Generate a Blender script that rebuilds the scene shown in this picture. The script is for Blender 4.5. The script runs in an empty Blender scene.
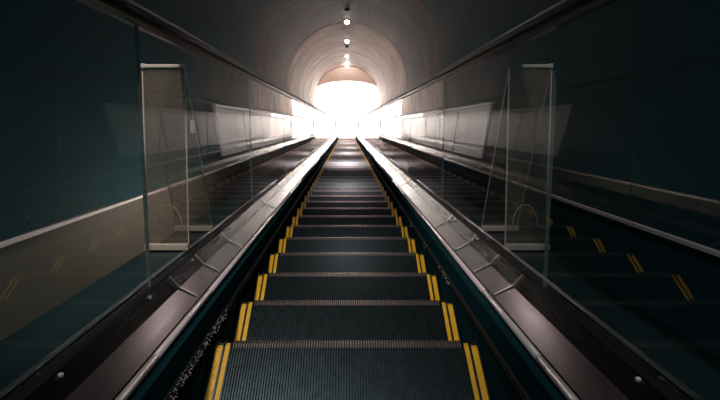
import bpy, bmesh, math, random
from mathutils import Vector, Matrix

random.seed(7)
C = bpy.context.scene.collection
SC = bpy.context.scene
TH = math.radians(30.0)
CT, ST = math.cos(TH), math.sin(TH)
S_END = 30.6                 # where the inclined step line reaches the lower landing
H_CAM = 0.765                # eye above the line of the step nosings, square to it


def P(x, s, n):
    """x across, s down the incline, n square to it above the nosing line -> world (landing floor z = 0)"""
    return Vector((x, s * CT + n * ST, (S_END - s) * ST + n * CT))


# ------------------------------------------------------------------ mesh helpers
class MB:
    def __init__(self):
        self.v, self.f = [], []

    def add(self, verts, faces):
        o = len(self.v)
        self.v += [Vector(p) for p in verts]
        self.f += [tuple(i + o for i in f) for f in faces]

    def hexa(self, p):  # 8 points: bottom loop 4, top loop 4
        self.add(p, [(3, 2, 1, 0), (4, 5, 6, 7), (0, 1, 5, 4), (1, 2, 6, 5), (2, 3, 7, 6), (3, 0, 4, 7)])

    def box(self, lo, hi):
        (a, b, c), (d, e, f) = lo, hi
        self.hexa([(a, b, c), (d, b, c), (d, e, c), (a, e, c), (a, b, f), (d, b, f), (d, e, f), (a, e, f)])

    def ibox(self, x0, x1, s0, s1, n0, n1):  # box in the axes of the incline
        self.hexa([P(x0, s0, n0), P(x1, s0, n0), P(x1, s1, n0), P(x0, s1, n0),
                   P(x0, s0, n1), P(x1, s0, n1), P(x1, s1, n1), P(x0, s1, n1)])

    def prism(self, prof, a, b, caps=True):  # list of profile points, functions giving the two end points
        n = len(prof)
        self.add([a(*p) for p in prof] + [b(*p) for p in prof],
                 [(i, (i + 1) % n, n + (i + 1) % n, n + i) for i in range(n)] +
                 ([tuple(range(n - 1, -1, -1)), tuple(range(n, 2 * n))] if caps else []))

    def loft(self, rings, closed=True, caps=True):
        n = len(rings[0])
        vs = [p for r in rings for p in r]
        fs = []
        for k in range(len(rings) - 1):
            for i in range(n if closed else n - 1):
                j = (i + 1) % n
                fs.append((k * n + i, k * n + j, (k + 1) * n + j, (k + 1) * n + i))
        if caps and closed:
            fs.append(tuple(range(n - 1, -1, -1)))
            fs.append(tuple((len(rings) - 1) * n + i for i in range(n)))
        self.add(vs, fs)

    def disc_stack(self, c, axis, prof, seg=20):  # lathe: prof list of (radius, height along axis)
        axis = Vector(axis).normalized()
        u = axis.orthogonal().normalized()
        w = axis.cross(u)
        rings = []
        for r, h in prof:
            rings.append([Vector(c) + axis * h + (u * math.cos(t) + w * math.sin(t)) * r
                          for t in [2 * math.pi * i / seg for i in range(seg)]])
        self.loft(rings)

    def tube(self, pts, r, seg=8):
        rings = []
        for i, p in enumerate(pts):
            t = (Vector(pts[min(i + 1, len(pts) - 1)]) - Vector(pts[max(i - 1, 0)])).normalized()
            u = t.orthogonal().normalized() if i == 0 else (u - t * u.dot(t)).normalized()
            w = t.cross(u)
            rings.append([Vector(p) + (u * math.cos(a) + w * math.sin(a)) * r
                          for a in [2 * math.pi * k / seg for k in range(seg)]])
        self.loft(rings)


def worldloc(o):
    l = Vector((0, 0, 0))
    while o is not None:
        l = l + o.location
        o = o.parent
    return l


def obj(name, mb, mat, parent=None, smooth=False, bevel=0, recalc=True, origin=None):
    base = worldloc(parent) if parent else Vector((0, 0, 0))
    loc = Vector(origin) - base if origin is not None else Vector((0, 0, 0))
    me = bpy.data.meshes.new(name)
    me.from_pydata([tuple(p - base - loc) for p in mb.v], [], mb.f)
    me.update()
    if recalc:
        bm = bmesh.new()
        bm.from_mesh(me)
        bmesh.ops.recalc_face_normals(bm, faces=bm.faces)
        bm.to_mesh(me)
        bm.free()
    for m in (mat if isinstance(mat, (list, tuple)) else [mat]):
        me.materials.append(m)
    if smooth:
        for p in me.polygons:
            p.use_smooth = True
    o = bpy.data.objects.new(name, me)
    C.objects.link(o)
    o.location = loc
    if parent:
        o.parent = parent
    if bevel:
        b = o.modifiers.new('bevel', 'BEVEL')
        b.width = bevel
        b.segments = 2
        b.limit_method = 'ANGLE'
    return o


def thing(name, label, cat, loc, group=None):
    o = bpy.data.objects.new(name, None)
    C.objects.link(o)
    o.empty_display_size = 0.1
    o.location = loc
    o['label'] = label
    o['category'] = cat
    o['kind'] = 'thing'
    if group:
        o['group'] = group
    return o


def struct(name, mb, mat, label=None, **kw):
    o = obj(name, mb, mat, **kw)
    o['kind'] = 'structure'
    if label:
        o['label'] = label
    return o


# ------------------------------------------------------------------ materials
def material(name):
    m = bpy.data.materials.new(name)
    m.use_nodes = True
    nt = m.node_tree
    return m, nt, nt.nodes['Principled BSDF']


def simple(name, col, rough=0.5, metal=0.0, spec=0.5, noise=0.0, nscale=8.0, bump=0.0):
    m, nt, b = material(name)
    b.inputs['Base Color'].default_value = (*col, 1)
    b.inputs['Roughness'].default_value = rough
    b.inputs['Metallic'].default_value = metal
    b.inputs['Specular IOR Level'].default_value = spec
    tc = nt.nodes.new('ShaderNodeTexCoord')
    nz = nt.nodes.new('ShaderNodeTexNoise')
    nz.inputs['Scale'].default_value = nscale
    nz.inputs['Detail'].default_value = 4
    nt.links.new(tc.outputs['Object'], nz.inputs['Vector'])
    if noise:
        mix = nt.nodes.new('ShaderNodeMix')
        mix.data_type = 'RGBA'
        mix.inputs[6].default_value = (*[c * (1 - noise) for c in col], 1)
        mix.inputs[7].default_value = (*[min(1, c * (1 + noise)) for c in col], 1)
        nt.links.new(nz.outputs['Fac'], mix.inputs[0])
        nt.links.new(mix.outputs[2], b.inputs['Base Color'])
    mr = nt.nodes.new('ShaderNodeMapRange')
    mr.inputs['To Min'].default_value = max(0.02, rough * 0.8)
    mr.inputs['To Max'].default_value = min(1, rough * 1.2)
    nt.links.new(nz.outputs['Fac'], mr.inputs['Value'])
    nt.links.new(mr.outputs['Result'], b.inputs['Roughness'])
    if bump:
        bp = nt.nodes.new('ShaderNodeBump')
        bp.inputs['Strength'].default_value = bump
        bp.inputs['Distance'].default_value = 0.02
        nt.links.new(nz.outputs['Fac'], bp.inputs['Height'])
        nt.links.new(bp.outputs['Normal'], b.inputs['Normal'])
    return m


def incline_vec(nt, scale):
    tc = nt.nodes.new('ShaderNodeTexCoord')
    mp = nt.nodes.new('ShaderNodeMapping')
    mp.inputs['Rotation'].default_value = (TH, 0, 0)
    mp2 = nt.nodes.new('ShaderNodeMapping')
    mp2.inputs['Scale'].default_value = scale
    nt.links.new(tc.outputs['Object'], mp.inputs['Vector'])
    nt.links.new(mp.outputs['Vector'], mp2.inputs['Vector'])
    return mp2.outputs['Vector']


def concrete(name, dark, light, rough=0.6):
    """trowelled vault concrete, streaked round the barrel"""
    m, nt, b = material(name)
    v1 = incline_vec(nt, (0.7, 1.3, 0.7))
    v2 = incline_vec(nt, (1.2, 4.5, 1.2))
    n1 = nt.nodes.new('ShaderNodeTexNoise')
    n1.inputs['Scale'].default_value = 1.0
    n1.inputs['Detail'].default_value = 3
    n1.inputs['Distortion'].default_value = 0.6
    n2 = nt.nodes.new('ShaderNodeTexNoise')
    n2.inputs['Scale'].default_value = 1.0
    n2.inputs['Detail'].default_value = 5
    n2.inputs['Distortion'].default_value = 0.4
    nt.links.new(v1, n1.inputs['Vector'])
    nt.links.new(v2, n2.inputs['Vector'])
    add = nt.nodes.new('ShaderNodeMath')
    add.operation = 'ADD'
    nt.links.new(n1.outputs['Fac'], add.inputs[0])
    nt.links.new(n2.outputs['Fac'], add.inputs[1])
    mr = nt.nodes.new('ShaderNodeMapRange')
    mr.inputs['From Min'].default_value = 0.80
    mr.inputs['From Max'].default_value = 1.20
    nt.links.new(add.outputs[0], mr.inputs['Value'])
    mix = nt.nodes.new('ShaderNodeMix')
    mix.data_type = 'RGBA'
    mix.inputs[6].default_value = (*dark, 1)
    mix.inputs[7].default_value = (*light, 1)
    nt.links.new(mr.outputs['Result'], mix.inputs[0])
    nt.links.new(mix.outputs[2], b.inputs['Base Color'])
    b.inputs['Roughness'].default_value = rough
    b.inputs['Specular IOR Level'].default_value = 0.08
    bp = nt.nodes.new('ShaderNodeBump')
    bp.inputs['Strength'].default_value = 0.25
    bp.inputs['Distance'].default_value = 0.03
    nt.links.new(add.outputs[0], bp.inputs['Height'])
    nt.links.new(bp.outputs['Normal'], b.inputs['Normal'])
    return m


def clear_sheet(name, ior, tint=(1, 1, 1), haze=0.0, hazecol=(0.8, 0.75, 0.7), rough=0.0):
    """thin clear sheet: mirror share by Fresnel on the outer faces, the rest passes straight through"""
    m, nt, b = material(name)
    nt.nodes.remove(b)
    out = nt.nodes['Material Output']
    tr = nt.nodes.new('ShaderNodeBsdfTransparent')
    tr.inputs['Color'].default_value = (*tint, 1)
    gl = nt.nodes.new('ShaderNodeBsdfGlossy')
    gl.inputs['Roughness'].default_value = rough
    fr = nt.nodes.new('ShaderNodeFresnel')
    fr.inputs['IOR'].default_value = ior
    ge = nt.nodes.new('ShaderNodeNewGeometry')
    inv = nt.nodes.new('ShaderNodeMath')
    inv.operation = 'SUBTRACT'
    inv.inputs[0].default_value = 1.0
    mul = nt.nodes.new('ShaderNodeMath')
    mul.operation = 'MULTIPLY'
    nt.links.new(ge.outputs['Backfacing'], inv.inputs[1])
    # both faces of the sheet: 2R / (1 + R)
    up = nt.nodes.new('ShaderNodeMath')
    up.operation = 'MULTIPLY'
    up.inputs[1].default_value = 2.0
    dn = nt.nodes.new('ShaderNodeMath')
    dn.operation = 'ADD'
    dn.inputs[1].default_value = 1.0
    dv = nt.nodes.new('ShaderNodeMath')
    dv.operation = 'DIVIDE'
    nt.links.new(fr.outputs['Fac'], up.inputs[0])
    nt.links.new(fr.outputs['Fac'], dn.inputs[0])
    nt.links.new(up.outputs[0], dv.inputs[0])
    nt.links.new(dn.outputs[0], dv.inputs[1])
    nt.links.new(dv.outputs[0], mul.inputs[0])
    nt.links.new(inv.outputs[0], mul.inputs[1])
    base = tr.outputs[0]
    if haze:
        df = nt.nodes.new('ShaderNodeBsdfTranslucent')
        df2 = nt.nodes.new('ShaderNodeBsdfDiffuse')
        df.inputs['Color'].default_value = (*hazecol, 1)
        df2.inputs['Color'].default_value = (*hazecol, 1)
        ad = nt.nodes.new('ShaderNodeMixShader')
        nt.links.new(df.outputs[0], ad.inputs[1])
        nt.links.new(df2.outputs[0], ad.inputs[2])
        hz = nt.nodes.new('ShaderNodeMixShader')
        hz.inputs[0].default_value = haze
        nt.links.new(tr.outputs[0], hz.inputs[1])
        nt.links.new(ad.outputs[0], hz.inputs[2])
        base = hz.outputs[0]
    mx = nt.nodes.new('ShaderNodeMixShader')
    nt.links.new(mul.outputs[0], mx.inputs[0])
    nt.links.new(base, mx.inputs[1])
    nt.links.new(gl.outputs[0], mx.inputs[2])
    nt.links.new(mx.outputs[0], out.inputs['Surface'])
    return m


def emitter(name, col, strength):
    m, nt, b = material(name)
    b.inputs['Base Color'].default_value = (0.8, 0.8, 0.8, 1)
    b.inputs['Emission Color'].default_value = (*col, 1)
    b.inputs['Emission Strength'].default_value = strength
    return m


def brushed(name, col, rough, metal=1.0, streak=0.25):
    """rolled steel, grain along the incline"""
    m, nt, b = material(name)
    v = incline_vec(nt, (60, 0.8, 60))
    nz = nt.nodes.new('ShaderNodeTexNoise')
    nz.inputs['Scale'].default_value = 1.0
    nz.inputs['Detail'].default_value = 4
    nt.links.new(v, nz.inputs['Vector'])
    v2 = incline_vec(nt, (5, 1.7, 5))
    n2 = nt.nodes.new('ShaderNodeTexNoise')
    n2.inputs['Detail'].default_value = 6
    n2.inputs['Scale'].default_value = 1.0
    nt.links.new(v2, n2.inputs['Vector'])
    ad = nt.nodes.new('ShaderNodeMath')
    ad.operation = 'MULTIPLY_ADD'
    ad.inputs[1].default_value = 0.5
    nt.links.new(nz.outputs['Fac'], ad.inputs[0])
    hf = nt.nodes.new('ShaderNodeMath')
    hf.operation = 'MULTIPLY'
    hf.inputs[1].default_value = 0.5
    nt.links.new(n2.outputs['Fac'], hf.inputs[0])
    nt.links.new(hf.outputs[0], ad.inputs[2])
    mix = nt.nodes.new('ShaderNodeMix')
    mix.data_type = 'RGBA'
    mix.inputs[6].default_value = (*[c * (1 - streak) for c in col], 1)
    mix.inputs[7].default_value = (*[min(1, c * (1 + streak)) for c in col], 1)
    nt.links.new(ad.outputs[0], mix.inputs[0])
    nt.links.new(mix.outputs[2], b.inputs['Base Color'])
    b.inputs['Metallic'].default_value = metal
    mr = nt.nodes.new('ShaderNodeMapRange')
    mr.inputs['To Min'].default_value = rough * 0.7
    mr.inputs['To Max'].default_value = rough * 1.3
    nt.links.new(ad.outputs[0], mr.inputs['Value'])
    nt.links.new(mr.outputs['Result'], b.inputs['Roughness'])
    return m


M = dict(
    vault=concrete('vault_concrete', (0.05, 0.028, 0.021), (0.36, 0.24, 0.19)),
    vault_dimmed=concrete('vault_concrete_dimmed', (0.006, 0.005, 0.0045), (0.07, 0.042, 0.031)),  # vault concrete again, the falloff of light put into a darker colour
    glow_band=simple('glow_band_brown', (0.13, 0.112, 0.085), 0.7, noise=0.35, nscale=1.6),  # warm glow at the left wall foot put into this brown
    vault_shaded=concrete('vault_shaded_teal', (0.005, 0.027, 0.034), (0.007, 0.033, 0.041)),  # same vault, shade of the upper length put into teal
    wall=simple('wall_shaded_teal', (0.011, 0.056, 0.070), 0.7, spec=0.1, noise=0.3, nscale=2.0),  # unlit look of the upper walls put into their colour
    apron=simple('apron_dark', (0.030, 0.13, 0.155), 0.7, spec=0.1, noise=0.3),
    portal=simple('portal_plaster', (0.72, 0.58, 0.5), 0.8, spec=0.1, noise=0.15, nscale=2),
    hall=simple('hall_plaster', (0.85, 0.84, 0.82), 0.7, noise=0.03),
    hall_floor=simple('hall_floor_stone', (0.82, 0.81, 0.79), 0.45, noise=0.05, nscale=1.5),
    tread=simple('tread_dark_aluminium', (0.055, 0.082, 0.092), 0.32, metal=0.95, spec=0.5, noise=0.1, nscale=30),
    nosing=simple('step_nosing_highlight', (0.42, 0.35, 0.33), 0.35, metal=0.9),  # highlight on the cleat ends put into a brighter metal
    panel_face=simple('panel_face_pale', (0.74, 0.68, 0.70), 0.4, noise=0.12, nscale=3),
    riser=simple('riser_dark_aluminium', (0.03, 0.03, 0.033), 0.45, noise=0.3),
    yellow=simple('yellow_paint', (0.90, 0.46, 0.02), 0.45, noise=0.25, nscale=14),
    deck=brushed('deck_steel', (0.085, 0.074, 0.076), 0.23),
    deck_up=brushed('deck_upper_steel', (0.085, 0.082, 0.086), 0.28),
    outer=brushed('outer_deck_steel', (0.03, 0.066, 0.074), 0.42, metal=0.25),
    skirt=simple('skirt_dark_steel', (0.012, 0.050, 0.062), 0.7, spec=0.0),
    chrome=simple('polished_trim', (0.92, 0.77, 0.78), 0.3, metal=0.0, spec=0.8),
    joint=simple('joint_strip', (0.75, 0.68, 0.66), 0.3, metal=1.0),
    rubber=simple('handrail_rubber', (0.005, 0.007, 0.008), 0.4, spec=0.12),
    guide=simple('handrail_guide_steel', (0.26, 0.22, 0.21), 0.25, metal=1.0),
    black=simple('black_plastic', (0.012, 0.012, 0.013), 0.5),
    brush=simple('brush_black', (0.012, 0.012, 0.013), 0.7),
    bristle=simple('bristle_tips', (0.62, 0.55, 0.58), 0.35, metal=0.4),  # glints along the brush put into the pale tip colour
    glass=clear_sheet('balustrade_glass', 1.27, (0.93, 0.96, 0.95)),
    edge=simple('glass_edge', (0.22, 0.25, 0.22), 0.25, spec=0.6),
    acrylic=clear_sheet('barrier_acrylic', 1.49, (0.95, 0.95, 0.93), haze=0.2, hazecol=(0.8, 0.62, 0.53)),  # warm haze stands in for glow reflected through the sheet
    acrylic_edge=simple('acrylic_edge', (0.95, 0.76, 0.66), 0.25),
    comb=simple('comb_plate_black', (0.02, 0.02, 0.022), 0.5),
    lamp=emitter('lamp_lens', (1.0, 0.93, 0.84), 30.0),
    panel=emitter('light_panel', (1.0, 0.96, 0.93), 20.0),
)

# ------------------------------------------------------------------ the tunnel
R1, R2 = 1.90, 1.903            # far and near barrel
SPRING = H_CAM + 1.30
S_RING = 17.9
S0 = -3.0                      # upper, open end behind the eye
Y_WALL = P(0, 33.3, 0.2).y     # plane of the wall the barrel ends in
FLOOR_N = -0.42


def barrel(R, base):
    pts = [(-R, base)]
    N = 40
    pts += [(-R * math.cos(math.pi * i / N), SPRING + R * math.sin(math.pi * i / N)) for i in range(N + 1)]
    pts.append((R, base))
    return pts


def s_at_wall(n):
    return (Y_WALL - n * ST) / CT


far_prof, near_prof = barrel(R1, FLOOR_N), barrel(R2, FLOOR_N)


def shell(prof, sa, sb, thick, idx, steps=24):
    """a curved shell of real thickness over profile points idx"""
    mb = MB()
    cx, cz = 0.0, SPRING

    def off(x, n):
        if n < SPRING:
            return (x + math.copysign(thick, x), n)
        d = math.hypot(x - cx, n - cz)
        return (x * (d + thick) / d, cz + (n - cz) * (d + thick) / d)
    sub = [prof[i] for i in idx]
    ring = sub + [off(*p) for p in reversed(sub)]
    rings = []
    for k in range(steps + 1):
        t = k / steps
        rings.append([P(x, (sa(n) if callable(sa) else sa) * (1 - t) + (sb(n) if callable(sb) else sb) * t, n)
                      for x, n in ring])
    mb.loft(rings)
    return mb


NP = len(far_prof)
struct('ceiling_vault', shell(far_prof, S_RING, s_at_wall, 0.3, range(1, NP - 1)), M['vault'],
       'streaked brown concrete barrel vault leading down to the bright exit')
struct('ceiling_vault_middle', shell(near_prof, 11.6, S_RING, 0.3, range(1, NP - 1)), M['vault_dimmed'],
       'middle length of the barrel vault overhead, coloured dim brown for fading light')
struct('ceiling_vault_upper', shell(near_prof, S0, 11.6, 0.3, range(1, NP - 1)), M['vault_shaded'],
       'upper length of the barrel vault overhead, coloured dark teal for shade')
for side, idx in (('left', (0, 1)), ('right', (NP - 2, NP - 1))):
    struct('wall_%s_middle' % side, shell(near_prof, 11.6, S_RING, 0.3, idx, 4), M['vault_dimmed'],
           'middle length of the tunnel wall coloured dim for shade on the %s' % side)
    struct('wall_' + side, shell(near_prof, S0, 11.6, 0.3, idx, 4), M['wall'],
           'tunnel wall coloured dark for shade on the %s of the escalator' % side)
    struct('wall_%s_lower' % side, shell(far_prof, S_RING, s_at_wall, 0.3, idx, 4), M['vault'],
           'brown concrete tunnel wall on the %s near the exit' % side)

mb = MB()
mb.ibox(-R2 - 0.02, -R2 + 0.012, S0, S_RING, FLOOR_N - 0.02, 0.105)
struct('wall_left_dado', mb, M['glow_band'], 'added low brown dado along the foot of the left tunnel wall')  # band added on the left only, to bound the glow

for sg, nm in ((-1, 'reflection_strip_left'), (1, 'reflection_strip_right')):  # strips added to strengthen the trim's dim reflection in the glass
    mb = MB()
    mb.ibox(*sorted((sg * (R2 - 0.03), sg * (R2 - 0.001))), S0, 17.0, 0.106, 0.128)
    struct(nm, mb, M['chrome'], 'thin pale strip added along the %s tunnel wall for a trim reflection' % ('left' if sg < 0 else 'right'))

# step in the barrel: the collar where the wide upper barrel meets the narrow lower one
mb = MB()
n_ = len(near_prof)
ra = [(x * 1.0, n) for x, n in far_prof]
rb = [(x * (R2 + 0.28) / R2, SPRING + (n - SPRING) * (R2 + 0.28) / R2 if n > SPRING else n) for x, n in near_prof]
mb.loft([[P(x, S_RING, n) for x, n in ra], [P(x, S_RING, n) for x, n in rb],
         [P(x, S_RING + 0.12, n) for x, n in rb], [P(x, S_RING + 0.12, n) for x, n in ra],
         [P(x, S_RING, n) for x, n in ra]], closed=False, caps=False)
struct('trim_1', mb, M['vault'], 'concrete collar where the barrel vault narrows')

# sloping concrete floor under the machine
mb = MB()
sf = (FLOOR_N - 0.0)
s_floor_end = S_END + (FLOOR_N) * CT / ST + 0.0
mb.ibox(-R2 - 0.25, R2 + 0.25, S0, s_floor_end, FLOOR_N - 0.25, FLOOR_N)
struct('floor', mb, M['apron'], 'dark sloping floor between the escalator and the tunnel walls')

# wall with the arched opening at the bottom, and the bright hall beyond
OPEN_R, OPEN_SPR, OPEN_RISE = 1.90, 1.62, 0.68
WT = 0.35


def wall_with_arch(y0, y1, hw, top):
    mb = MB()
    N = 24
    arch = [(-OPEN_R, 0.0)] + [(-OPEN_R * math.cos(math.pi * i / N), OPEN_SPR + OPEN_RISE * math.sin(math.pi * i / N))
                               for i in range(N + 1)] + [(OPEN_R, 0.0)]
    outer = []
    for x, z in arch:
        if z == 0.0:
            outer.append((math.copysign(hw, x), 0.0))
        else:
            t = (x / OPEN_R)
            if abs(t) > 0.999:
                outer.append((math.copysign(hw, x), top * 0.6))
            else:
                outer.append((hw * t, top))
    rings = [[(x, y, z) for x, z in arch] for y in (y0,)] + [[(x, y0, z) for x, z in outer]] + \
            [[(x, y1, z) for x, z in outer]] + [[(x, y1, z) for x, z in arch]] + [[(x, y0, z) for x, z in arch]]
    mb.loft(rings, closed=False, caps=False)
    return mb


HW, HT, HL = 4.6, 7.0, 15.0
struct('wall_portal', wall_with_arch(Y_WALL, Y_WALL + WT, HW, HT), M['portal'],
       'concrete wall with the arched opening at the foot of the tunnel')
yb = P(0, s_floor_end, FLOOR_N).y
mb = MB()
mb.box((-R1, yb - 0.6, -0.25), (R1, Y_WALL + WT, 0.0))
mb.box((-HW, Y_WALL + WT, -0.25), (HW, Y_WALL + HL, 0.0))
struct('floor_hall', mb, M['hall_floor'], 'white floor of the bright hall beyond the arch')
mb = MB()
mb.box((-HW, Y_WALL + HL, -0.25), (HW, Y_WALL + HL + 0.2, HT))
struct('wall_far', mb, M['hall'], 'white end wall of the hall')
for sg, nm in ((-1, 'wall_hall_left'), (1, 'wall_hall_right')):
    mb = MB()
    mb.box((min(sg * HW, sg * (HW + 0.2)), Y_WALL, -0.25), (max(sg * HW, sg * (HW + 0.2)), Y_WALL + HL + 0.2, HT))
    struct(nm, mb, M['hall'], 'white side wall of the hall')
mb = MB()
mb.box((-HW - 0.2, Y_WALL, HT), (HW + 0.2, Y_WALL + HL + 0.2, HT + 0.2))
struct('ceiling_hall', mb, M['hall'], 'white ceiling of the hall')

# ------------------------------------------------------------------ escalator steps
DEPTH, RISE = 0.40, 0.40 * math.tan(TH)
PITCH = DEPTH / CT
HALF = 0.468


def cleats(mb, xs, w, yb, base_z=-0.011):
    for x in xs:
        a, b = x - w / 2, x + w / 2
        prof = [(-yb, base_z), (-yb, 0.0), (-0.030, 0.0), (-0.012, -0.0025), (0.004, -0.009), (0.010, -0.018),
                (0.010, -0.026), (-0.006, -0.026)]
        mb.prism(prof, lambda y, z: Vector((a, y, z)), lambda y, z: Vector((b, y, z)))


def make_step(loc):
    root = thing('escalator_step', '', 'escalator step', (0, 0, 0), 'moving escalator steps')
    mb = MB()
    inner = 0.408
    mb.box((-HALF, -0.395, -0.045), (HALF, -0.006, -0.0105))
    n = 88
    pitch = 2 * inner / n
    cleats(mb, [-inner + pitch * (i + 0.5) for i in range(n)], pitch * 0.5, 0.398)
    for sg in (-1, 1):                # black ridges that fence in the painted grooves
        for c, w in ((0.4655, 0.005), (0.4370, 0.007), (0.4130, 0.006)):
            cleats(mb, [sg * c], w, 0.398)
    tread = obj('tread', mb, M['tread'], root)
    mb = MB()
    for i in range(n):
        x = -inner + pitch * (i + 0.5)
        a, b = x - pitch * 0.27, x + pitch * 0.27
        prof = [(-0.034, 0.0004), (-0.014, -0.0016), (0.004, -0.0080), (0.0112, -0.0175), (0.0112, -0.0255), (0.0095, -0.0255), (-0.034, -0.004)]
        mb.prism(prof, lambda y, z: Vector((a, y, z)), lambda y, z: Vector((b, y, z)))
    obj('nosing_highlight', mb, M['nosing'], root)
    # curved riser with its own ribs, facing down the slope
    mb = MB()
    arc = [(-0.006 - 0.03 * math.sin(math.pi * 0.5 * t), -0.045 - (RISE - 0.03) * t) for t in [i / 6 for i in range(7)]]
    ring = arc + [(y - 0.02, z) for y, z in reversed(arc)]
    mb.prism(ring, lambda y, z: Vector((-HALF, y, z)), lambda y, z: Vector((HALF, y, z)))
    rib = [(y + 0.006, z) for y, z in arc] + [(y, z) for y, z in reversed(arc)]
    for i in range(44):
        x = -inner + (2 * inner / 44) * (i + 0.5)
        mb.prism(rib, lambda y, z: Vector((x - 0.004, y, z)), lambda y, z: Vector((x + 0.004, y, z)))
    obj('riser', mb, M['riser'], root)
    for sg in (-1, 1):
        for k, (c, w, back, top) in enumerate(((0.4525, 0.021, -0.016, -0.0075), (0.4250, 0.016, -0.006, -0.0065))):
            mb = MB()
            a, b = sorted((sg * (c - w / 2), sg * (c + w / 2)))
            prof = [(-0.396, -0.0105), (-0.396, top), (back - 0.015, top), (back, top - 0.008), (back, -0.0105)]
            mb.prism(prof, lambda y, z: Vector((a, y, z)), lambda y, z: Vector((b, y, z)))
            obj('yellow_edge', mb, M['yellow'], root)
    root.location = loc
    return root


ORD = ('first second third fourth fifth sixth seventh eighth ninth tenth eleventh twelfth thirteenth fourteenth fifteenth sixteenth '
       'seventeenth eighteenth nineteenth twentieth').split()
TENS = {2: 'twenty', 3: 'thirty', 4: 'forty', 5: 'fifty', 6: 'sixty'}


def ordinal(i):  # 1-based
    if i <= 20:
        return ORD[i - 1]
    t, u = divmod(i, 10)
    if u == 0:
        return {3: 'thirtieth', 4: 'fortieth', 5: 'fiftieth', 6: 'sixtieth'}[t]
    return TENS[t] + '-' + ORD[u - 1]


S_FIRST = 1.89 - PITCH
n_steps = int((S_END - 0.9 - S_FIRST) / PITCH) + 1
step0 = make_step(P(0, S_FIRST, 0))
step0['label'] = 'escalator step nearest the camera'
kids = list(step0.children)
for k in range(n_steps):
    if k == 0:
        r = step0
    else:
        r = step0.copy()
        C.objects.link(r)
        for ch in kids:
            c = ch.copy()
            C.objects.link(c)
            c.parent = r
        r.location = P(0, S_FIRST + k * PITCH, 0)
    vis = k                          # the step whose tread fills the bottom of the picture counts as first
    left = n_steps - k
    if k == 0:
        r['label'] = 'black ribbed escalator step below the lower picture edge'
    elif vis == 1:
        r['label'] = 'black ribbed escalator step filling the bottom of the picture, yellow side edges'
    elif vis <= 30:
        r['label'] = 'black ribbed escalator step, %s counted up from the bottom of the picture' % ordinal(vis)
    elif left == 1:
        r['label'] = 'far escalator step lying against the black comb plate at the exit'
    else:
        r['label'] = 'far escalator step in pinkish exit light, %s counted back from the black comb plate' % ordinal(left)

# ------------------------------------------------------------------ comb plate and landing plate
cp = P(0, S_FIRST + n_steps * PITCH, 0)
y_comb = P(0, S_FIRST + (n_steps - 1) * PITCH, 0).y + 0.012
z_last = P(0, S_FIRST + (n_steps - 1) * PITCH, 0).z
t = thing('comb_plate', 'black toothed comb plate where the steps run under the landing', 'comb plate', (0, y_comb, 0))
mb = MB()
mb.hexa([(-0.478, y_comb + 0.10, z_last - 0.02), (0.478, y_comb + 0.10, z_last - 0.02), (0.478, y_comb + 0.8, -0.02), (-0.478, y_comb + 0.8, -0.02),
         (-0.478, y_comb + 0.10, z_last + 0.012), (0.478, y_comb + 0.10, z_last + 0.012), (0.478, y_comb + 0.8, 0.012), (-0.478, y_comb + 0.8, 0.012)])
obj('plate', mb, M['comb'], t)
mb = MB()
for i in range(44):
    x = -0.408 + 0.816 / 44 * (i + 0.5)
    mb.hexa([(x - 0.005, y_comb + 0.02, z_last - 0.012), (x + 0.005, y_comb + 0.02, z_last - 0.012), (x + 0.006, y_comb + 0.11, z_last - 0.012), (x - 0.006, y_comb + 0.11, z_last - 0.012),
             (x - 0.004, y_comb + 0.02, z_last - 0.006), (x + 0.004, y_comb + 0.02, z_last - 0.006), (x + 0.006, y_comb + 0.11, z_last + 0.012), (x - 0.006, y_comb + 0.11, z_last + 0.012)])
obj('comb_teeth', mb, M['yellow'], t)
y_floor0 = yb - 0.6
t = thing('landing_plate', 'pale ribbed steel landing plate before the exit arch', 'landing plate', (0, y_comb + 1.2, 0))
mb = MB()
mb.box((-0.478, y_comb + 0.8, -0.02), (0.478, Y_WALL - 0.05, 0.012))
for i in range(40):
    x = -0.47 + 0.94 / 40 * (i + 0.5)
    mb.box((x - 0.006, y_comb + 0.82, 0.010), (x + 0.006, Y_WALL - 0.07, 0.016))
obj('cover', mb, M['guide'], t)

# ------------------------------------------------------------------ balustrades and handrails
G_END = 31.7                   # foot of the glass
SA = -2.6
XT, NT = 0.502, 0.155          # bright trim line
XM, NM = 0.588, 0.198          # crease of the inner deck
XG, NG = 0.645, 0.250          # glass line
XO, NO = 0.842, 0.245          # outer edge of the outer deck
N_TOP = H_CAM + 0.312
JOINTS = [-2.6, -0.35] + [1.74 + 1.96 * i for i in range(16)]
JOINTS = [j for j in JOINTS if j < G_END - 0.6] + [G_END]


def clipn(s):   # the deck must not sink below the landing
    return s


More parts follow.
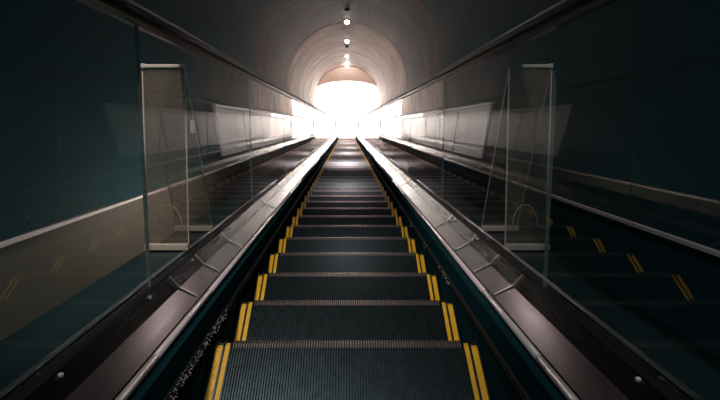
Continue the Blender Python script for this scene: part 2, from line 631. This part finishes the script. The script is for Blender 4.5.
def balustrade(sg, nm):
    word = 'left' if sg < 0 else 'right'
    root = thing('balustrade', 'glass balustrade with steel decking on the %s side of the steps' % word, 'balustrade', P(sg * XG, 2.0, 0))

    def X(x0, x1):
        return sorted((sg * x0, sg * x1))
    # skirt
    mb = MB()
    prof = [(0.482, -0.30), (0.482, 0.13), (0.498, 0.150), (0.510, 0.150), (0.510, -0.30)]
    mb.prism(prof, lambda x, n: P(sg * x, SA, n), lambda x, n: P(sg * x, G_END, n))
    obj('skirt_panel', mb, M['skirt'], root)
    # bright trim in lengths
    cuts = [SA, 0.1, 1.37, 1.94, 3.6, 6.0, 10.0, 15.0, 20.0, 25.0, G_END]
    for a, b in zip(cuts[:-1], cuts[1:]):
        mb = MB()
        prof = [(XT + 0.0105 * math.cos(t), NT + 0.006 + 0.0105 * math.sin(t)) for t in [2 * math.pi * i / 12 for i in range(12)]]
        mb.prism(prof, lambda x, n: P(sg * x, a + 0.004, n), lambda x, n: P(sg * x, b - 0.004, n))
        obj('skirt_trim', mb, M['chrome'], root, smooth=True)
    # dark rebate
    mb = MB()
    prof = [(0.508, 0.12), (0.508, NT - 0.004), (0.520, NT + 0.0), (0.520, 0.12)]
    mb.prism(prof, lambda x, n: P(sg * x, SA, n), lambda x, n: P(sg * x, G_END, n))
    obj('rebate', mb, M['black'], root)
    # inner deck: lower bright facet and steeper dark facet
    mb = MB()
    prof = [(0.519, 0.10), (0.519, NT + 0.009), (XM, NM), (XM, 0.10)]
    mb.prism(prof, lambda x, n: P(sg * x, SA, n), lambda x, n: P(sg * x, G_END, n))
    obj('inner_deck', mb, M['deck'], root)
    mb = MB()
    prof = [(XM + 0.001, 0.10), (XM + 0.001, NM), (XG - 0.020, NG - 0.012), (XG - 0.020, 0.10)]
    mb.prism(prof, lambda x, n: P(sg * x, SA, n), lambda x, n: P(sg * x, G_END, n))
    obj('upper_deck', mb, M['deck_up'], root)
    # glass channel
    mb = MB()
    mb.ibox(*X(XG - 0.019, XG + 0.019), SA, G_END, 0.08, NG - 0.012)
    obj('glass_channel', mb, M['black'], root)
    # outer deck and cladding
    mb = MB()
    prof = [(XG + 0.020, 0.10), (XG + 0.020, NG - 0.005), (XO, NO), (XO, 0.10)]
    mb.prism(prof, lambda x, n: P(sg * x, SA, n), lambda x, n: P(sg * x, G_END + 0.1, n))
    obj('outer_deck', mb, M['outer'], root)
    mb = MB()
    mb.ibox(*X(XO - 0.02, XO - 0.001), SA, G_END + 0.1, FLOOR_N + 0.002, 0.10)
    obj('outer_cladding', mb, M['outer'], root)
    # cover strips over the deck joints
    if sg < 0:
        sj = [1.87, 2.20, 2.67, 3.95, 5.8]
    else:
        sj = [1.89, 2.20, 2.60, 3.20, 5.4]
    sj += [7.6 + 2.0 * i for i in range(12)]
    for s in sj:
        mb = MB()
        w = 0.006
        prof = [(0.524, NT + 0.012), (XM - 0.002, NM + 0.0015), (XG - 0.024, NG - 0.012), (XG - 0.024, NG - 0.009), (XM - 0.003, NM + 0.0045), (0.524, NT + 0.0145)]
        mb.prism(prof, lambda x, n: P(sg * x, s - w, n), lambda x, n: P(sg * x, s + w, n))
        obj('joint_strip', mb, M['joint'], root)
    for s in ([1.25, 5.5] if sg < 0 else [5.2]):
        mb = MB()
        mb.ibox(*X(XG + 0.03, XO - 0.002), s - 0.005, s + 0.005, NG - 0.008, NG - 0.0015)
        obj('outer_joint_strip', mb, M['joint'], root)
    # screws along the channel
    for s in ((1.12, 1.66, 2.14, 2.62) if sg < 0 else (1.10, 2.55, 3.1)):
        mb = MB()
        c = P(sg * (XG - 0.030), s, NG - 0.018)
        mb.disc_stack(c, P(0, 0, 1) - P(0, 0, 0), [(0.006, -0.004), (0.006, 0.003), (0.004, 0.005), (0.001, 0.006)], 12)
        obj('screw', mb, M['chrome'], root, smooth=True)
    # skirt brush: black carrier and bristles
    mb = MB()
    mb.ibox(*X(0.474, 0.483), SA, G_END - 1.2, 0.030, 0.052)
    br = obj('skirt_brush', mb, M['brush'], root)
    mb = MB()
    rng = random.Random(11 if sg < 0 else 29)
    runs = [(0.2, 2.05, 420)] if sg < 0 else [(2.42, 2.72, 34), (3.2, 3.3, 10), (3.9, 4.0, 10), (4.7, 4.8, 8)]
    for a, b, cnt in runs:
        for i in range(cnt):
            s = rng.uniform(a, b)
            n = rng.uniform(0.028, 0.060)
            x = 0.474 - rng.uniform(0.0, 0.010)
            l = rng.uniform(0.002, 0.005)
            r = rng.uniform(0.0010, 0.0022)
            p = P(sg * x, s, n)
            q = P(sg * (x - l), s, n + rng.uniform(-.001, .002))
            ax = (q - p).normalized()
            mb.disc_stack(p, ax, [(r, 0), (r, l * 0.7), (r * 0.4, l)], 5)
    tf = obj('bristle_tips', mb, M['bristle'], br)
    tf['kind'] = 'stuff'
    # glass panels; the last one has a rounded head
    for a, b in zip(JOINTS[:-1], JOINTS[1:]):
        mb = MB()
        g = 0.0014
        x0, x1 = X(XG - 0.006, XG + 0.006)
        if b == G_END:
            q = [(a + g, 0.12), (b - 0.02, 0.12), (b, 0.30)]
            q += [(b - 0.22 + 0.22 * math.cos(t), N_TOP - 0.22 + 0.22 * math.sin(t)) for t in [math.pi / 2 * i / 8 for i in range(9)]]
            q += [(a + g, N_TOP)]
        else:
            q = [(a + g, 0.12), (b - g, 0.12), (b - g, N_TOP), (a + g, N_TOP)]
        mb.prism(q, lambda s, n: P(x0, s, n), lambda s, n: P(x1, s, n))
        gp = obj('glass_panel', mb, M['glass'], root)
        if b != G_END:
            mb = MB()
            mb.ibox(x0, x1, b - 0.0009, b + 0.0009, NG - 0.01, N_TOP)
            obj('joint_seal', mb, M['edge'], gp)
    return root


def path_end():
    """handrail line in (s, n): straight down, round the newel and back under"""
    pts = [(SA, N_TOP + 0.006)]
    s1, n1, r = G_END - 0.22, N_TOP - 0.22, 0.226
    k = 40
    for i in range(k + 1):
        pts.append((SA + (s1 - SA) * (i + 1) / (k + 2), N_TOP + 0.006))
    for i in range(11):
        a = math.pi / 2 - math.pi / 2 * i / 10
        pts.append((s1 + r * math.cos(a), n1 + r * math.sin(a)))
    for n in (0.6, 0.42):
        pts.append((s1 + r, n))
    return pts


def handrail(sg):
    word = 'left' if sg < 0 else 'right'
    root = thing('handrail', 'black rubber handrail running over the %s glass balustrade' % word, 'handrail', P(sg * XG, 2.0, N_TOP))
    pts = path_end()

    def sweep(sec):
        rings = []
        for i, (s, n) in enumerate(pts):
            a = pts[max(i - 1, 0)]
            b = pts[min(i + 1, len(pts) - 1)]
            ds, dn = b[0] - a[0], b[1] - a[1]
            L = math.hypot(ds, dn)
            us, un = -dn / L, ds / L       # outward normal in the (s, n) plane
            rings.append([P(sg * XG + x, s + us * h, n + un * h) for x, h in sec])
        mb = MB()
        mb.loft(rings)
        return mb
    sec = []
    w, hh = 0.040, 0.032
    for i in range(9):
        a = math.pi * i / 8
        sec.append((w * math.cos(a), 0.024 + (hh - 0.0) * 0.62 * math.sin(a)))
    sec = [(w, 0.004), (w + 0.002, 0.014)] + sec + [(-w - 0.002, 0.014), (-w, 0.004), (-w + 0.012, 0.0), (w - 0.012, 0.0)]
    obj('rubber_belt', sweep(sec), M['rubber'], root, smooth=True)
    g = [(0.030, -0.012), (0.030, -0.001), (-0.030, -0.001), (-0.030, -0.012), (-0.010, -0.020), (0.010, -0.020)]
    obj('guide_rail', sweep(g), M['guide'], root)
    return root


for sg, nm in ((-1, 'left'), (1, 'right')):
    balustrade(sg, nm)
    handrail(sg)


# ------------------------------------------------------------------ clear anti-slide barriers on the outer decks
def barrier(sg):
    word = 'left' if sg < 0 else 'right'
    xi, xo = 0.660, 0.832
    nz = NG + 0.001
    sN, sFt = 2.25, 2.665           # feet
    base = P(sg * 0.75, 2.4, nz)
    root = thing('acrylic_barrier', 'clear acrylic tent-shaped barrier standing on the outer deck behind the %s glass' % word, 'barrier', base)
    foot_far = (sFt, nz)
    top = (2.29, H_CAM + 0.234)
    foot_near = (sN, nz)

    def sheet(fa, name, dx=0.0):
        mb = MB()
        ds, dn = top[0] - fa[0], top[1] - fa[1]
        L = math.hypot(ds, dn)
        ns, nn = -dn / L * 0.004, ds / L * 0.004
        pts = []
        for x in (xi, xo):
            pts += [P(sg * x, fa[0] + ns, fa[1] + nn), P(sg * x, fa[0] - ns, fa[1] - nn),
                    P(sg * x, top[0] - ns, top[1] - nn), P(sg * x, top[0] + ns, top[1] + nn)]
        mb.hexa(pts)
        sh = obj(name, mb, M['acrylic'], root)
        # polished edges catch the light
        for x in (xi, xo):
            mb = MB()
            q = []
            for xx in (x - 0.0022, x + 0.0022):
                q += [P(sg * xx, fa[0] + ns * 1.15, fa[1] + nn * 1.15), P(sg * xx, fa[0] - ns * 1.15, fa[1] - nn * 1.15),
                      P(sg * xx, top[0] - ns * 1.15, top[1] - nn * 1.15), P(sg * xx, top[0] + ns * 1.15, top[1] + nn * 1.15)]
            mb.hexa(q)
            obj('sheet_edge', mb, M['acrylic_edge'], sh)
        return sh
    sheet(foot_far, 'acrylic_sheet')
    nsht = sheet(foot_near, 'acrylic_sheet')
    mb = MB()
    mb.ibox(*sorted((sg * xi, sg * xo)), top[0] - 0.012, top[0] + 0.012, top[1] - 0.004, top[1] + 0.010)
    obj('top_bar', mb, M['acrylic_edge'], root, bevel=0.003)
    for fa in (foot_near, foot_far):
        mb = MB()
        mb.ibox(*sorted((sg * (xi - 0.004), sg * (xo + 0.004))), fa[0] - 0.022, fa[0] + 0.022, nz - 0.0005, nz + 0.010)
        mb.ibox(*sorted((sg * (xi - 0.004), sg * (xo + 0.004))), fa[0] - 0.034, fa[0] - 0.006, nz + 0.002, nz + 0.026)
        fb = obj('foot_bar', mb, M['acrylic_edge'], root, bevel=0.002)
    # clip holding the inner upper edge
    mb = MB()
    mb.ibox(*sorted((sg * (xo - 0.012), sg * (xo + 0.003))), top[0] - 0.014, top[0] + 0.014, top[1] - 0.006, top[1] + 0.013)
    obj('corner_clip', mb, M['chrome'], root, bevel=0.003)
    # bracket on the inner edge of the far sheet
    if sg < 0:
        mb = MB()
        f = 0.30
        sc, nc = top[0] + (sFt - top[0]) * f, top[1] + (nz - top[1]) * f
        mb.ibox(*sorted((sg * (xi - 0.004), sg * (xi + 0.016))), sc - 0.012, sc + 0.012, nc - 0.045, nc + 0.01)
        obj('edge_bracket', mb, M['acrylic_edge'], root, bevel=0.003)
    # thin curved bead low on the near sheet
    mb = MB()
    pts = []
    for i in range(17):
        a = math.pi * i / 16
        pts.append(P(sg * (0.742 + 0.052 * math.cos(a)), 2.252 + 0.04 * (0.10 + 0.085 * math.sin(a)) / 0.74, nz + 0.10 + 0.085 * math.sin(a)))
    mb.tube(pts, 0.0022, 6)
    obj('curved_bead', mb, M['acrylic_edge'], nsht)
    return root


barrier(-1)
barrier(1)

# ------------------------------------------------------------------ pale panels along both tunnel walls
def wall_panels(sg, s_start, pitch, count):
    word = 'left' if sg < 0 else 'right'
    n0, n1, xw = 0.30, 1.02, R1 - 0.001
    sh = lambda s, n: s - (n - n0) * math.tan(TH)      # ends stand plumb
    for k in range(count):
        a, b = s_start + k * pitch, s_start + (k + 1) * pitch
        place = 'nearest the camera' if k == 0 else ('last before the exit arch' if k == count - 1 else '%s along the wall from the camera' % ordinal(k + 1))
        t = thing('wall_panel', 'pale grey panel on the %s tunnel wall, %s' % (word, place), 'wall panel',
                  P(sg * xw, (a + b) / 2, n0), 'pale panels on the %s wall' % word)

        def slab(a, b, m0, m1, x0, x1, mat, name, **kw):
            mb = MB()
            x0, x1 = sorted((sg * x0, sg * x1))
            mb.hexa([P(x0, sh(a, m0), m0), P(x1, sh(a, m0), m0), P(x1, sh(b, m0), m0), P(x0, sh(b, m0), m0),
                     P(x0, sh(a, m1), m1), P(x1, sh(a, m1), m1), P(x1, sh(b, m1), m1), P(x0, sh(b, m1), m1)])
            return obj(name, mb, mat, t, **kw)
        slab(a + 0.05, b - 0.05, n0, n1, xw - 0.035, xw, M['panel_face'], 'face')
        slab(a + 0.01, b - 0.01, n1 + 0.004, n1 + 0.035, xw - 0.06, xw, M['panel_face'], 'ledge')
        slab(b - 0.045, b + 0.045, n0 + 0.06, n1 - 0.03, xw - 0.03, xw, M['black'] if k < 4 else M['deck'], 'divider')


wall_panels(-1, 8.25, 2.12, 11)
wall_panels(1, 7.6, 2.12, 11)

# ------------------------------------------------------------------ lamps along the crown
CROWN1, CROWN2 = SPRING + R1, SPRING + R2
lamp_s = [-1.9, 0.25, 4.55, 8.85, 13.15, 17.4, 21.3, 25.8, 30.2]
lab = {5: 'round ceiling light on the vault crown, nearest of those in view', 6: 'round ceiling light on the crown, second from the top of the picture',
       7: 'round ceiling light on the crown, third from the top of the picture', 8: 'faint round ceiling light closest to the exit arch'}
NDIR = P(0, 0, -1) - P(0, 0, 0)


def add_light(name, kind, loc, energy, col, parent=None, **kw):
    l = bpy.data.lights.new(name, kind)
    l.energy = energy
    l.color = col
    for k, v in kw.items():
        setattr(l, k, v)
    o = bpy.data.objects.new(name, l)
    C.objects.link(o)
    o.location = loc
    return o


for i, s in enumerate(lamp_s):
    n = (CROWN2 if s < S_RING else CROWN1)
    c = P(0, s, n)
    t = thing('ceiling_light', lab.get(i, 'round ceiling light on the vault crown above the upper picture edge'), 'ceiling light', c, 'crown lights')
    mb = MB()
    mb.disc_stack(c, NDIR, [(0.105, -0.02), (0.105, 0.03), (0.095, 0.045), (0.078, 0.05)], 24)
    obj('housing', mb, M['guide'], t, smooth=False)
    mb = MB()
    mb.disc_stack(c, NDIR, [(0.070, 0.045), (0.074, 0.075), (0.066, 0.11), (0.045, 0.135), (0.004, 0.146)], 24)
    obj('lens', mb, M['lamp'], t, smooth=True)
    e = {0: 40, 1: 64, 2: 6, 3: 55, 4: 380, 8: 300}.get(i, 300)
    so = add_light('downlight', 'POINT', c + NDIR * 0.2, 45, (1.0, 0.9, 0.84), shadow_soft_size=0.06) if i == 8 else add_light('downlight', 'SPOT', c + NDIR * 0.17, e, (0.92, 1.0, 0.97) if i < 2 else (1.0, 0.77, 0.76), spot_size=math.radians(95 if 3 < i < 8 else 172), spot_blend=0.9, shadow_soft_size=0.06)
    so.rotation_euler = NDIR.to_track_quat('-Z', 'Y').to_euler()
# unseen downlight added off the crown to brighten the left barrier (over the upper picture edge)
ang = math.radians(118)
c = P(R2 * math.cos(ang), 0.7, SPRING + R2 * math.sin(ang))
t = thing('ceiling_light', 'added ceiling light left of the crown above the upper picture edge, brightening the left barrier', 'ceiling light', c, 'crown lights')
mb = MB()
axis = (P(-0.62, 2.6, 0.4) - c).normalized()
mb.disc_stack(c, axis, [(0.07, -0.03), (0.07, 0.08), (0.06, 0.085)], 20)
obj('housing', mb, M['guide'], t)
mb = MB()
mb.disc_stack(c, axis, [(0.056, 0.08), (0.045, 0.095), (0.004, 0.10)], 20)
obj('lens', mb, M['lamp'], t)
so = add_light('downlight', 'SPOT', c + axis * 0.12, 300, (1.0, 0.87, 0.80), spot_size=math.radians(54), spot_blend=1.0, shadow_soft_size=0.05)
so.rotation_euler = axis.to_track_quat('-Z', 'Y').to_euler()


# unseen linear lamps added behind the outer decks to brighten walls and vault
def added_trough_lamp(sg, sa, sb, watts, label, col, rise=1.0, lip=0.05):
    xi, xo, nb = XO + 0.012, XO + 0.092, 0.02
    t = thing('added_trough_lamp', label, 'lamp', P(sg * (xi + 0.04), (sa + sb) / 2, nb), 'added trough lamps')
    mb = MB()
    prof = [(xi, nb), (xo, nb), (xo, nb + lip), (xo - 0.006, nb + lip), (xo - 0.006, nb + 0.008), (xi + 0.006, nb + 0.008), (xi + 0.006, nb + 0.05), (xi, nb + 0.05)]
    mb.prism(prof, lambda x, n: P(sg * x, sa, n), lambda x, n: P(sg * x, sb, n))
    obj('channel', mb, M['black'], t)
    c = P(sg * (xi + 0.04), (sa + sb) / 2, nb + 0.03)
    a = add_light('added_trough_light', 'AREA', c, watts, col, shape='RECTANGLE', size=0.05, size_y=sb - sa)
    zd = (P(sg * 0.75, 0, rise) - P(0, 0, 0)).normalized()
    yd = (P(0, 1, 0) - P(0, 0, 0)).normalized()
    xd = yd.cross(-zd).normalized()
    a.rotation_euler = Matrix((xd, yd, xd.cross(yd))).transposed().to_euler()


added_trough_lamp(-1, 18.4, 32.0, 150, 'added long lamp trough behind the outer deck of the left balustrade, lower length', (1.0, 0.80, 0.71))
added_trough_lamp(1, 18.4, 32.0, 150, 'added long lamp trough behind the outer deck of the right balustrade, lower length', (1.0, 0.80, 0.71))
added_trough_lamp(-1, 11.8, 18.2, 52, 'added long lamp trough behind the outer deck of the left balustrade, middle length', (1.0, 0.87, 0.86), 0.12)
added_trough_lamp(1, 11.8, 18.2, 52, 'added long lamp trough behind the outer deck of the right balustrade, middle length', (1.0, 0.87, 0.86), 0.12)
added_trough_lamp(-1, 4.3, 7.0, 22, 'added short lamp trough behind the outer deck of the left balustrade, upper length', (1.0, 0.82, 0.72), -0.3, 0.012)
for j, (s, n, lb) in enumerate(((15.9, CROWN2, 'small dark detector on the vault crown above the first light in view'),
                                (23.2, CROWN1, 'small dark detector on the vault crown between two ceiling lights'))):
    c = P(0, s, n)
    t = thing('smoke_detector', lb, 'detector', c)
    mb = MB()
    mb.disc_stack(c, NDIR, [(0.07, -0.01), (0.07, 0.025), (0.05, 0.04)], 18)
    obj('base', mb, M['black'], t)
    mb = MB()
    mb.disc_stack(c, NDIR, [(0.04, 0.035), (0.036, 0.06), (0.01, 0.066)], 18)
    obj('sensor', mb, M['black'], t)

# ------------------------------------------------------------------ light of the hall and of the upper entrance
hall = Vector((0, Y_WALL + 5.5, HT - 0.05))
a = add_light('hall_ceiling_daylight', 'AREA', hall, 4800, (1.0, 0.96, 0.94), shape='RECTANGLE', size=8.0, size_y=9.0)
a.rotation_euler = (0, 0, 0)

w = bpy.data.worlds.new('world')
SC.world = w
w.use_nodes = True
bg = w.node_tree.nodes['Background']
bg.inputs['Color'].default_value = (0.07, 0.48, 0.60, 1)
bg.inputs['Strength'].default_value = 0.3

# ------------------------------------------------------------------ camera
F = 550.0
al = math.atan(75.0 / F)
cam = bpy.data.cameras.new('camera')
cam.sensor_fit = 'HORIZONTAL'
cam.sensor_width = 36.0
cam.lens = 36.0 * F / 720.0
cam.shift_x = 13.0 / 720.0
cam.clip_start = 0.05
cam.clip_end = 200
co = bpy.data.objects.new('camera', cam)
C.objects.link(co)
co.location = P(0, 0, H_CAM)
fwd = (P(0, math.cos(al), -math.sin(al)) - P(0, 0, 0)).normalized()
co.rotation_euler = fwd.to_track_quat('-Z', 'Y').to_euler()
SC.camera = co

SC.cycles.max_bounces = 12
SC.cycles.diffuse_bounces = 5
SC.cycles.glossy_bounces = 6
SC.cycles.transparent_max_bounces = 32
SC.cycles.sample_clamp_indirect = 6.0
SC.view_settings.view_transform = 'Standard'
SC.view_settings.look = 'None'
SC.view_settings.exposure = 0.0
SC.view_settings.gamma = 1.0
SC.view_settings.use_curve_mapping = False
